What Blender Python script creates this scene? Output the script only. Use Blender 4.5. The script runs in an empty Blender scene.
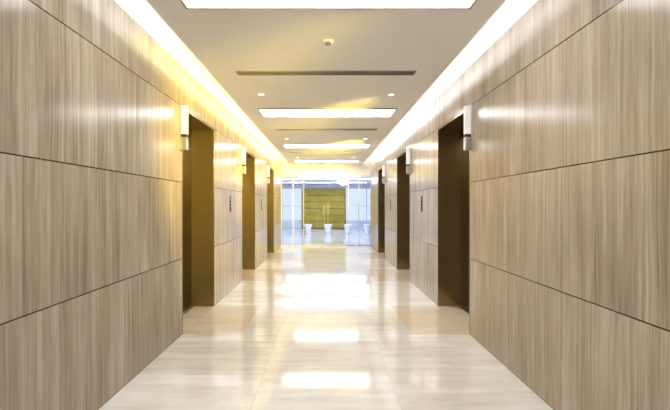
import bpy, math, random
from mathutils import Vector
S=bpy.context.scene
COL=S.collection
try:
    S.view_settings.view_transform='Standard'
    S.view_settings.look='None'
    S.view_settings.exposure=.88
except Exception as e: print(e)

# ------------------------------------------------------------ materials
def newmat(name):
    m=bpy.data.materials.new(name); m.use_nodes=True
    nt=m.node_tree; b=nt.nodes['Principled BSDF']; return m,nt,b
def N(nt,t,**k):
    n=nt.nodes.new(t)
    for a,v in k.items(): setattr(n,a,v)
    return n
def math_(nt,op,a,b=None,c=None):
    n=N(nt,'ShaderNodeMath',operation=op)
    for i,v in enumerate((a,b,c)):
        if v is None: continue
        if isinstance(v,(int,float)): n.inputs[i].default_value=v
        else: nt.links.new(v,n.inputs[i])
    return n.outputs[0]
def mixc(nt,f,a,b,blend='MIX'):
    n=N(nt,'ShaderNodeMix',data_type='RGBA',blend_type=blend)
    for i,v in ((0,f),(6,a),(7,b)):
        if isinstance(v,(int,float)): n.inputs[i].default_value=v
        elif isinstance(v,tuple): n.inputs[i].default_value=v+(1,) if len(v)==3 else v
        else: nt.links.new(v,n.inputs[i])
    return n.outputs[2]
def ramp(nt,f,stops):
    n=N(nt,'ShaderNodeValToRGB'); cr=n.color_ramp
    while len(cr.elements)<len(stops): cr.elements.new(0.5)
    for e,(p,c) in zip(cr.elements,stops): e.position=p; e.color=c+(1,)
    nt.links.new(f,n.inputs[0]); return n.outputs[0]
def comb(nt,x,y,z):
    n=N(nt,'ShaderNodeCombineXYZ')
    for i,v in enumerate((x,y,z)):
        if isinstance(v,(int,float)): n.inputs[i].default_value=v
        else: nt.links.new(v,n.inputs[i])
    return n.outputs[0]
def noise(nt,vec,scale,detail=4,rough=.5):
    n=N(nt,'ShaderNodeTexNoise'); n.inputs['Scale'].default_value=scale
    n.inputs['Detail'].default_value=detail; n.inputs['Roughness'].default_value=rough
    nt.links.new(vec,n.inputs['Vector']); return n.outputs['Fac']

def stone_mat(name,dark=(.215,.16,.11),mid=(.41,.335,.25),light=(.59,.52,.425),joint=True):
    m,nt,b=newmat(name)
    tc=N(nt,'ShaderNodeTexCoord'); sp=N(nt,'ShaderNodeSeparateXYZ')
    nt.links.new(tc.outputs['Object'],sp.inputs[0])
    X,Y,Z=sp.outputs
    U=math_(nt,'ADD',X,Y)
    cu=math_(nt,'FLOOR',math_(nt,'DIVIDE',math_(nt,'ADD',U,50.3),1.24))
    cz=math_(nt,'FLOOR',math_(nt,'DIVIDE',Z,0.9))
    cz=math_(nt,'ADD',cz,0.5); cu2=math_(nt,'ADD',cu,0.5)
    wn=N(nt,'ShaderNodeTexWhiteNoise',noise_dimensions='3D')
    nt.links.new(comb(nt,cu2,cz,math_(nt,'GREATER_THAN',X,0)),wn.inputs[0])
    off=math_(nt,'MULTIPLY',wn.outputs[0],17.0)
    warp=noise(nt,comb(nt,U,math_(nt,'ADD',Z,off),0),1.3,2)
    Uw=math_(nt,'ADD',U,math_(nt,'MULTIPLY',warp,0.03))
    f1=noise(nt,comb(nt,math_(nt,'ADD',math_(nt,'MULTIPLY',Uw,42),off),math_(nt,'MULTIPLY',Z,.5),off),1.0,5,.7)
    f2=noise(nt,comb(nt,math_(nt,'ADD',math_(nt,'MULTIPLY',Uw,7),off),math_(nt,'MULTIPLY',Z,.8),off),1.0,4,.55)
    f3=noise(nt,comb(nt,math_(nt,'MULTIPLY',Uw,130),math_(nt,'MULTIPLY',Z,3),off),1.0,2,.5)
    f=math_(nt,'ADD',math_(nt,'ADD',math_(nt,'MULTIPLY',f1,.44),math_(nt,'MULTIPLY',f2,.34)),math_(nt,'MULTIPLY',f3,.22))
    f=math_(nt,'ADD',f,math_(nt,'MULTIPLY',math_(nt,'SUBTRACT',wn.outputs[0],.5),.05))
    c=ramp(nt,f,[(.34,dark),(.5,mid),(.66,light)])
    if joint:
        l=math_(nt,'LESS_THAN',math_(nt,'PINGPONG',Z,0.45),0.0042)
        c=mixc(nt,l,c,(.02,.014,.01))
    nt.links.new(c,b.inputs['Base Color'])
    b.inputs['Roughness'].default_value=.18
    b.inputs['Specular IOR Level'].default_value=.27
    return m
M_WALL=stone_mat('wood_grain_stone')

def floor_mat(name='polished_cream_marble',cols=((.65,.605,.53),(.77,.735,.68),(.87,.855,.82)),tan=True):
    m,nt,b=newmat(name)
    tc=N(nt,'ShaderNodeTexCoord'); sp=N(nt,'ShaderNodeSeparateXYZ')
    nt.links.new(tc.outputs['Object'],sp.inputs[0]); X,Y,Z=sp.outputs
    tx=1.133; ty=0.9
    Xs=math_(nt,'ADD',X,50*tx+tx/2); Ys=math_(nt,'ADD',Y,50*ty)
    cx=math_(nt,'ADD',math_(nt,'FLOOR',math_(nt,'DIVIDE',Xs,tx)),.5)
    cy=math_(nt,'ADD',math_(nt,'FLOOR',math_(nt,'DIVIDE',Ys,ty)),.5)
    wn=N(nt,'ShaderNodeTexWhiteNoise',noise_dimensions='2D'); nt.links.new(comb(nt,cx,cy,0),wn.inputs[0])
    off=math_(nt,'MULTIPLY',wn.outputs[0],23.)
    warp=noise(nt,comb(nt,X,Y,off),1.2,3)
    f1=noise(nt,comb(nt,math_(nt,'MULTIPLY',X,.9),math_(nt,'ADD',math_(nt,'MULTIPLY',Y,12),math_(nt,'MULTIPLY',warp,2)),off),1.,5,.6)
    f2=noise(nt,comb(nt,X,Y,off),2.2,4,.6)
    f=math_(nt,'ADD',math_(nt,'MULTIPLY',f1,.6),math_(nt,'MULTIPLY',f2,.4))
    f=math_(nt,'ADD',f,math_(nt,'MULTIPLY',math_(nt,'SUBTRACT',wn.outputs[0],.5),.14))
    c=ramp(nt,f,[(.34,cols[0]),(.5,cols[1]),(.64,cols[2])])
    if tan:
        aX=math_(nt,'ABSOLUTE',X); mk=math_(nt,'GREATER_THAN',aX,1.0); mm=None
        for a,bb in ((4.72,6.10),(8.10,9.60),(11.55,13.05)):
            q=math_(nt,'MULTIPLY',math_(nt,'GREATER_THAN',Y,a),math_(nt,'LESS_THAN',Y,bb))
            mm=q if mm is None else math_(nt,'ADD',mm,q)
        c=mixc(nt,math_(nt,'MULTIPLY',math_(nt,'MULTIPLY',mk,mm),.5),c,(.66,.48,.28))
    l1=math_(nt,'LESS_THAN',math_(nt,'PINGPONG',Xs,tx/2),0.002)
    l2=math_(nt,'LESS_THAN',math_(nt,'PINGPONG',Ys,ty/2),0.002)
    c=mixc(nt,math_(nt,'MULTIPLY',math_(nt,'MAXIMUM',l1,l2),.4),c,(.35,.28,.2))
    nt.links.new(c,b.inputs['Base Color'])
    b.inputs['Roughness'].default_value=.085
    b.inputs['Specular IOR Level'].default_value=.36
    return m
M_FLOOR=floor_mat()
M_FLOORH=floor_mat('marble_blue_reflection',((.55,.58,.72),(.62,.65,.80),(.70,.73,.86)),False)  # hall marble with its blue reflection put into the colour

def plain(name,col,rough=.5,metal=0,var=.04,scale=6,spec=.5,stretch=None):
    m,nt,b=newmat(name)
    tc=N(nt,'ShaderNodeTexCoord'); v=tc.outputs['Object']
    if stretch:
        mp=N(nt,'ShaderNodeMapping'); mp.inputs['Scale'].default_value=stretch
        nt.links.new(v,mp.inputs[0]); v=mp.outputs[0]
    f=noise(nt,v,scale,3)
    a=tuple(max(0,c*(1-var)) for c in col); d=tuple(min(1,c*(1+var)) for c in col)
    c=ramp(nt,f,[(.3,a),(.7,d)])
    nt.links.new(c,b.inputs['Base Color'])
    b.inputs['Roughness'].default_value=rough; b.inputs['Metallic'].default_value=metal
    b.inputs['Specular IOR Level'].default_value=spec
    return m
def emit(name,col,s):
    m,nt,b=newmat(name)
    b.inputs['Base Color'].default_value=(.8,.8,.8,1)
    b.inputs['Emission Color'].default_value=col+(1,)
    b.inputs['Emission Strength'].default_value=s
    return m
M_CEIL=plain('ceiling_paint',(.90,.89,.87),.7,var=.01)
M_WHITE=plain('white_enamel',(.9,.9,.9),.5,var=.01)
M_BRONZE=plain('brushed_bronze',(.34,.25,.13),.22,.85,var=.12,scale=8,stretch=(60,60,1))
M_BRONZE_GLOW=plain('brushed_bronze_flare_tint',(.30,.225,.10),.26,.7,var=.12,scale=8,stretch=(60,60,1))  # bronze of the left surrounds, golden flare glow put into its colour
M_DOOR=plain('dark_bronze_door',(.16,.12,.075),.15,1,var=.12,scale=8,stretch=(1,60,1))
M_STEEL=plain('satin_steel',(.55,.55,.56),.3,1,var=.05)
M_DARK=plain('dark_slot',(.03,.028,.025),.6)
M_GREY=plain('grey_aluminium',(.38,.36,.33),.5,.3)
M_FRAME=plain('pale_aluminium',(.72,.75,.82),.3,.2,var=.02)
M_PORC=plain('white_porcelain',(.9,.9,.92),.25,var=.01)
M_LED=emit('cove_led_white',(.96,.97,1.0),8.5)
M_LEDW=emit('cove_led_flare_tint',(1,.84,.36),14)  # yellow added to the left cove light to carry the flare glow
M_PANEL=emit('light_diffuser',(.97,.98,1),7)
M_SPOT=emit('spot_lens',(1,.95,.85),5)
M_LANT=emit('lantern_glass',(.95,.97,1),.15)

def glass_mat():
    m=bpy.data.materials.new('clear_glass'); m.use_nodes=True; nt=m.node_tree; nt.nodes.clear()
    o=N(nt,'ShaderNodeOutputMaterial'); t=N(nt,'ShaderNodeBsdfTransparent'); t.inputs[0].default_value=(.96,.98,1,1)
    g=N(nt,'ShaderNodeBsdfGlossy'); g.inputs['Roughness'].default_value=.02
    fr=N(nt,'ShaderNodeFresnel'); fr.inputs[0].default_value=1.45
    mx=N(nt,'ShaderNodeMixShader'); nt.links.new(fr.outputs[0],mx.inputs[0]); nt.links.new(t.outputs[0],mx.inputs[1]); nt.links.new(g.outputs[0],mx.inputs[2])
    nt.links.new(mx.outputs[0],o.inputs[0]); return m
M_GLASS=glass_mat()

# ------------------------------------------------------------ geometry helpers
def mesh_obj(name,verts,faces,mat,parent=None,bevel=0,smooth=False):
    me=bpy.data.meshes.new(name); me.from_pydata(verts,[],faces); me.update()
    me.materials.append(mat)
    ob=bpy.data.objects.new(name,me); COL.objects.link(ob)
    if parent: ob.parent=parent
    if bevel:
        md=ob.modifiers.new('bevel','BEVEL'); md.width=bevel; md.segments=2; md.limit_method='ANGLE'
    return ob
BF=[(0,3,2,1),(4,5,6,7),(0,1,5,4),(1,2,6,5),(2,3,7,6),(3,0,4,7)]
def boxes(bl):
    V=[];F=[]
    for (x0,x1,y0,y1,z0,z1) in bl:
        o=len(V)
        V+=[(x0,y0,z0),(x1,y0,z0),(x1,y1,z0),(x0,y1,z0),(x0,y0,z1),(x1,y0,z1),(x1,y1,z1),(x0,y1,z1)]
        F+=[tuple(i+o for i in f) for f in BF]
    return V,F
def B(name,bl,mat,parent=None,bevel=0):
    if not isinstance(bl,list): bl=[bl]
    bl=[(min(a,b),max(a,b),min(c,d),max(c,d),min(e,f),max(e,f)) for a,b,c,d,e,f in bl]
    V,F=boxes(bl); return mesh_obj(name,V,F,mat,parent,bevel)
def lathe(name,prof,mat,parent=None,seg=32,loc=(0,0,0),axis='Z'):
    V=[];F=[]
    for r,h in prof:
        for i in range(seg):
            a=2*math.pi*i/seg
            p=(r*math.cos(a),r*math.sin(a),h)
            if axis=='X': p=(p[2],p[0],p[1])
            V.append(p)
    for j in range(len(prof)-1):
        for i in range(seg):
            k=(i+1)%seg
            F.append((j*seg+i,j*seg+k,(j+1)*seg+k,(j+1)*seg+i))
    F.append(tuple(reversed(range(seg)))); F.append(tuple((len(prof)-1)*seg+i for i in range(seg)))
    o=mesh_obj(name,V,F,mat,parent)
    for p in o.data.polygons:
        if len(p.vertices)==4: p.use_smooth=True
    o.location=loc; return o
def struct(o,label=None,cat=None):
    o['kind']='structure'
    if label: o['label']=label
    if cat: o['category']=cat
    return o
def root(name,loc,label,cat,group=None):
    e=bpy.data.objects.new(name,None); e.empty_display_size=.1; COL.objects.link(e); e.location=loc
    e['label']=label; e['category']=cat
    if group: e['group']=group
    return e
def copy_tree(src,loc,scale=None,label=None):
    r=src.copy(); COL.objects.link(r); r.location=loc
    if scale: r.scale=scale
    if label: r['label']=label
    def rec(s,d):
        for c in s.children:
            k=c.copy(); COL.objects.link(k); k.parent=d; rec(c,k)
    rec(src,r); return r

W=1.70; EYE=1.52; CZ=3.12; END=15.2; BACK=-3.4; HALL=27.0
OPEN=[(4.72,6.10),(8.10,9.60),(11.55,13.05)]
DEP=.45
# ------------------------------------------------------------ walls
def side(sgn,name):
    y=BACK
    bl=[]
    for a,b in OPEN:
        bl.append((sgn*W,sgn*(W+DEP),y,a,0,2.7)); y=b
    bl.append((sgn*W,sgn*(W+DEP),y,END,0,2.7))
    bl.append((sgn*W,sgn*(W+DEP),BACK,END,2.7,3.17))
    for a,b in OPEN: bl.append((sgn*(W+DEP),sgn*(W+DEP+.05),a-.1,b+.1,0,2.7))
    o=B(name,bl,M_WALL)
    return struct(o,'glossy vertical-grain beige stone panel wall with thin dark joints','wall')
side(-1,'wall_left'); side(1,'wall_right')
struct(B('trim_3',(-W-DEP,-W,BACK,END,3.17,3.36),M_WHITE),'white painted cove upstand above the stone wall','trim')
struct(B('trim_4',(W,W+DEP,BACK,END,3.17,3.36),M_WHITE),'white painted cove upstand above the stone wall','trim')
struct(B('wall_back',(-W-DEP,W+DEP,BACK-.1,BACK,0,3.36),M_WALL),'vertical-grain beige stone panel wall','wall')
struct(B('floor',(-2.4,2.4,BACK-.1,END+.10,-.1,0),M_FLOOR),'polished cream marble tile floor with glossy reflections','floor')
struct(B('floor_hall',(-7,7,END+.10,HALL+.3,-.1,0),M_FLOORH),'polished marble floor of the hall with blue reflection painted in','floor')
struct(B('ceiling',[(-1.40,1.40,BACK,END,CZ,CZ+.05),(-W-DEP,W+DEP,BACK-.1,END,3.36,3.42)],M_CEIL),'matt off-white dropped ceiling with lit side coves','ceiling')
def cove(sgn,y0,y1,mat,lab):
    r=root('cove_light',(sgn*1.31,y0,3.17),lab,'light','linear lights in the ceiling coves')
    B('housing',(-.05,.035,0,y1-y0,0,.03),M_WHITE,r)
    B('diffuser',(-.04,.03,.001,y1-y0-.001,.031,.045),mat,r)
cove(-1,BACK+.02,4.3,M_LED,'long white linear cove light above the stone wall')
cove(-1,4.3,END-.02,M_LEDW,'long linear cove light above the stone wall with added yellow flare tint')
cove(1,BACK+.02,END-.02,M_LED,'long white linear cove light above the stone wall')

# ------------------------------------------------------------ ceiling lights
def panel_light(y):
    r=root('ceiling_light',(0.02,y,CZ),'wide rectangular white ceiling light with slim grey rim','light','rectangular ceiling lights')
    hw=1.14;hy=.285
    B('rim',[(-hw,hw,-hy,-hy+.02,-.025,0),(-hw,hw,hy-.02,hy,-.025,0),(-hw,-hw+.02,-hy+.02,hy-.02,-.025,0),(hw-.02,hw,-hy+.02,hy-.02,-.025,0)],M_GREY,r,.002)
    B('diffuser',(-hw+.021,hw-.021,-hy+.021,hy-.021,-.012,-.001),M_PANEL,r)
    return r
L0=panel_light(2.92)
for y in (-.86,6.82,10.6,14.2): copy_tree(L0,(0.02,y,CZ))
def diff(y):
    r=root('air_diffuser',(0,y,CZ),'narrow linear slot air diffuser with dark slots','vent','linear ceiling air diffusers')
    B('frame',[(-1.07,1.07,-.07,-.055,-.010,0),(-1.07,1.07,.055,.07,-.010,0),(-1.07,-1.055,-.055,.055,-.010,0),(1.055,1.07,-.055,.055,-.010,0)],M_GREY,r)
    B('slot',(-1.054,1.054,-.054,.054,-.003,-.0005),M_DARK,r)
    for k in (-.018,.018):
        B('blade',(-1.054,1.054,k-.005,k+.005,-.009,-.0035),M_GREY,r)
    return r
D0=diff(4.80)
for y in (1.0,8.35,12.0): copy_tree(D0,(0,y,CZ))
def dl(x,y):
    r=root('downlight',(x,y,CZ),'small round recessed ceiling spotlight','light','small round ceiling spotlights')
    lathe('trim_ring',[(.048,0),(.050,-.006),(.042,-.012),(.036,-.010),(.036,-.002)],M_WHITE,r)
    lathe('lens',[(.032,-.0025),(.032,-.007),(.024,-.011)],M_SPOT,r)
    return r
d0=dl(-.93,5.72)
for y in (5.72,9.5,13.2,1.9,-2):
    for x in (-.93,.93):
        if (x,y)!=(-.93,5.72): copy_tree(d0,(x,y,CZ))
r=root('smoke_detector',(0.02,3.88,CZ),'small white round smoke detector with chrome tip','smoke detector')
lathe('base',[(.05,0),(.05,-.012),(.042,-.018)],M_WHITE,r)
lathe('sensor',[(.03,-.0185),(.028,-.035),(.012,-.042)],M_STEEL,r)

# ------------------------------------------------------------ elevators
def elevator(sgn,a,b,lab,mat):
    mid=(a+b)/2; hw=(b-a)/2
    r=root('elevator',(sgn*W,mid,0),lab,'elevator','bronze elevator entrances')
    s=sgn; t=.03
    B('jamb',(0,s*.40,-hw+.001,-hw+t,.0,2.699),mat,r,.002)
    B('jamb',(0,s*.40,hw-t,hw-.001,.0,2.699),mat,r,.002)
    B('header',(0,s*.40,-hw+t,hw-t,2.67,2.699),mat,r,.002)
    w=hw-t
    for k in (-1,1):
        y0,y1=(-w+.002,-.003) if k<0 else (.003,w-.002)
        B('door_panel',(s*.34,s*.37,y0,y1,.012,2.668),M_DOOR,r,.003)
    B('sill',(s*.29,s*.40,-w,w,.001,.011),M_STEEL,r)
    return r
for a,b in OPEN:
    elevator(-1,a,b,'tall dark bronze elevator doors in a brushed bronze surround with golden glow painted in',M_BRONZE_GLOW)
    elevator(1,a,b,'tall dark bronze elevator doors in a brushed bronze surround',M_BRONZE)
def lantern(sgn,y):
    r=root('hall_lantern',(sgn*W,y,2.16),'slim upright white and silver elevator hall lantern','lantern','elevator hall lanterns')
    s=-sgn
    B('back_plate',(-s*.001,s*.012,-.035,.035,0,.54),M_STEEL,r,.002)
    B('lamp_shade',(s*.0125,s*.08,-.03,.03,.20,.53),M_LANT,r,.006)
    B('lower_housing',(s*.0125,s*.08,-.03,.03,.01,.165),M_STEEL,r,.006)
    B('dark_band',(s*.0125,s*.076,-.028,.028,.167,.198),M_DARK,r,.002)
for a,b in OPEN:
    for sg in (-1,1): lantern(sg,a-.036)
def call(sgn,y):
    r=root('call_button_panel',(sgn*W,y,1.42),'slim dark metal elevator call plate with two buttons','button panel','elevator call plates')
    s=-sgn
    B('plate',(-s*.001,s*.012,-.035,.035,0,.28),M_DARK,r,.003)
    for z in (.09,.15):
        o=lathe('button',[(.018,0),(.018,.006),(.014,.008)],M_STEEL,r,20,axis='X')
        if s<0: o.rotation_euler=(0,0,math.pi)
        o.location=(s*.0125,0,z)
    B('display',(s*.0125,s*.014,-.026,.026,.19,.26),M_GREY,r)
for y in (7.1,10.55):
    for sg in (-1,1): call(sg,y)

# ------------------------------------------------------------ end glazing
struct(B('trim_1',[(-W-DEP,W+DEP,END,END+.15,2.70,3.42)],M_CEIL),'white header above the glass doors','trim')
struct(B('trim_2',[(-W,W,END+.02,END+.10,2.62,2.70)],M_FRAME),'pale metal head rail above the glass doors','trim')
def glass_door(x0,x1,hinge,handle):
    r=root('glass_door',((x0+x1)/2,END+.06,0),'frameless clear glass door with pale rails and pull handle','door','glass doors closing the lobby')
    h=(x1-x0)/2-.004
    B('glass_pane',(-h,h,-.006,.006,.08,2.56),M_GLASS,r)
    B('bottom_rail',(-h,h,-.02,.02,.006,.08),M_FRAME,r)
    B('top_rail',(-h,h,-.02,.02,2.56,2.615),M_FRAME,r)
    if handle:
        hx=handle*(h-.07)
        B('handle',[(hx-.012,hx+.012,-.075,-.047,.85,1.55),(hx-.008,hx+.008,-.047,-.0065,.90,.92),(hx-.008,hx+.008,-.047,-.0065,1.48,1.50)],M_STEEL,r,.003)
glass_door(-.84,0,0,1); glass_door(0,.84,0,-1)
def sidelight(x0,x1):
    r=root('glass_panel',((x0+x1)/2,END+.06,0),'fixed clear glass side panel in pale metal channel','glass panel','fixed glass side panels')
    h=(x1-x0)/2-.004
    B('glass_pane',(-h+.02,h-.02,-.006,.006,.03,2.61),M_GLASS,r)
    B('frame',[(-h,-h+.02,-.02,.02,0,2.618),(h-.02,h,-.02,.02,0,2.618),(-h+.02,h-.02,-.02,.02,0,.03)],M_FRAME,r)
sidelight(-W,-1.25); sidelight(-1.25,-.84); sidelight(.84,1.25); sidelight(1.25,W)

# ------------------------------------------------------------ far hall
HW=7.0;HZ=3.0
struct(B('ceiling_hall',(-HW,HW,END+.15,HALL+.2,HZ,HZ+.1),M_WHITE),'white ceiling of the hall beyond the glass','ceiling')
M_BLUE=plain('pale_blue_wall',(.66,.72,.90),.3,var=.02)
struct(B('wall_hall_left',(-HW,-HW+.1,END,HALL,0,HZ),M_BLUE),'pale blue-grey wall','wall')
struct(B('wall_hall_right',(HW-.1,HW,END,HALL,0,HZ),M_BLUE),'pale blue-grey wall','wall')
struct(B('wall_hall_near',[(-HW+.1,-W-DEP-.001,END,END+.1,0,HZ),(W+DEP+.001,HW-.1,END,END+.1,0,HZ)],M_BLUE),'pale blue-grey wall','wall')
SILL=.5
struct(B('wall_hall_far',[(-1.6,1.3,HALL,HALL+.2,0,HZ),(-HW,-1.6,HALL,HALL+.2,2.75,HZ),(1.3,HW,HALL,HALL+.2,2.75,HZ),(-HW,-1.6,HALL,HALL+.2,0,SILL),(1.3,HW,HALL,HALL+.2,0,SILL)],M_BLUE),'pale lavender end wall with wide windows','wall')
def window(n,x0,x1):
    bl=[(x0,x1,HALL+.06,HALL+.12,SILL,SILL+.06),(x0,x1,HALL+.06,HALL+.12,2.69,2.75),(x0,x1,HALL+.07,HALL+.11,1.5,1.55)]
    x=x0
    while x<=x1-.05:
        bl.append((x,x+.06,HALL+.065,HALL+.115,SILL+.06,2.69)); x+=(x1-x0-.06)/4
    o=B('window_%d'%n,bl,M_FRAME); struct(o,'wide window with slim metal frames','window')
    B('window_pane',(x0+.06,x1-.06,HALL+.085,HALL+.09,SILL+.06,2.69),M_GLASS,o)
window(1,-HW,-1.6); window(2,1.3,HW)
M_SCREEN=stone_mat('feature_panel',dark=(.26,.19,.03),mid=(.42,.32,.06),light=(.56,.45,.11),joint=False)
f=root('feature_screen',(-.15,HALL-.12,0),'olive-gold wood feature screen with horizontal grooves','screen')
B('panel',[(-1.42,1.42,0,.115,.05+i*.44,.05+i*.44+.415) for i in range(6)],M_SCREEN,f)
B('frame',[(-1.48,-1.42,-.01,.115,0,2.72),(1.42,1.48,-.01,.115,0,2.72),(-1.42,1.42,-.01,.115,2.68,2.72)],M_BRONZE,f)
B('backing',(-1.42,1.42,.09,.113,0.0,.05),M_DARK,f)
def planter(x,y):
    r=root('planter',(x,y,0),'white glossy flared porcelain planter on the marble floor','planter','white planters in the hall')
    lathe('pot',[(.13,0),(.14,.02),(.145,.12),(.17,.30),(.215,.46),(.235,.52),(.22,.52),(.19,.44),(.15,.42)],M_PORC,r)
    lathe('soil',[(.16,.4205),(.17,.43)],M_DARK,r)
    return r
p0=planter(-.98,21.7)
for x in (.11,1.19,2.25): copy_tree(p0,(x,21.7,0))
M_HP=emit('hall_light',(.88,.93,1),8)
hl=root('hall_ceiling_light',(0,18.5,HZ),'long white linear ceiling light','light','linear lights in the hall')
B('rim',[(-2.5,2.5,-.27,-.25,-.03,0),(-2.5,2.5,.25,.27,-.03,0),(-2.5,-2.48,-.25,.25,-.03,0),(2.48,2.5,-.25,.25,-.03,0)],M_GREY,hl)
B('diffuser',(-2.479,2.479,-.249,.249,-.018,-.001),M_HP,hl)
copy_tree(hl,(0,21.5,HZ)); copy_tree(hl,(0,24.8,HZ))

w=bpy.data.worlds.new('world'); S.world=w; w.use_nodes=True
bg=w.node_tree.nodes['Background']; bg.inputs[0].default_value=(.72,.80,1,1); bg.inputs[1].default_value=.68

# added spots without fixtures, lending the lifts the golden flare glow
def spot(loc,tgt,e,ang,col=(1,.76,.12)):
    l=bpy.data.lights.new('added_glow_spot','SPOT'); l.energy=e; l.color=col; l.spot_size=math.radians(ang); l.spot_blend=1; l.shadow_soft_size=.25
    o=bpy.data.objects.new('added_glow_spot',l); o.location=loc
    o.rotation_euler=(Vector(tgt)-Vector(loc)).to_track_quat('-Z','Y').to_euler(); COL.objects.link(o)
spot((1.0,2.4,2.7),(-1.95,6.1,1.9),800,50)
spot((.9,5.6,2.85),(-1.75,9.8,1.9),800,55)
spot((.9,9.4,2.85),(-1.2,14.6,2.2),850,60)
spot((-.9,2.0,2.85),(1.95,6.1,.7),100,45,(1,.75,.42))

cam=bpy.data.cameras.new('camera'); co=bpy.data.objects.new('camera',cam); COL.objects.link(co)
co.location=(0,0,EYE); co.rotation_euler=(math.pi/2,0,0)
cam.sensor_width=36; cam.lens=400/670*36; cam.shift_x=9/670; cam.shift_y=1/670
cam.clip_start=.05
S.camera=co
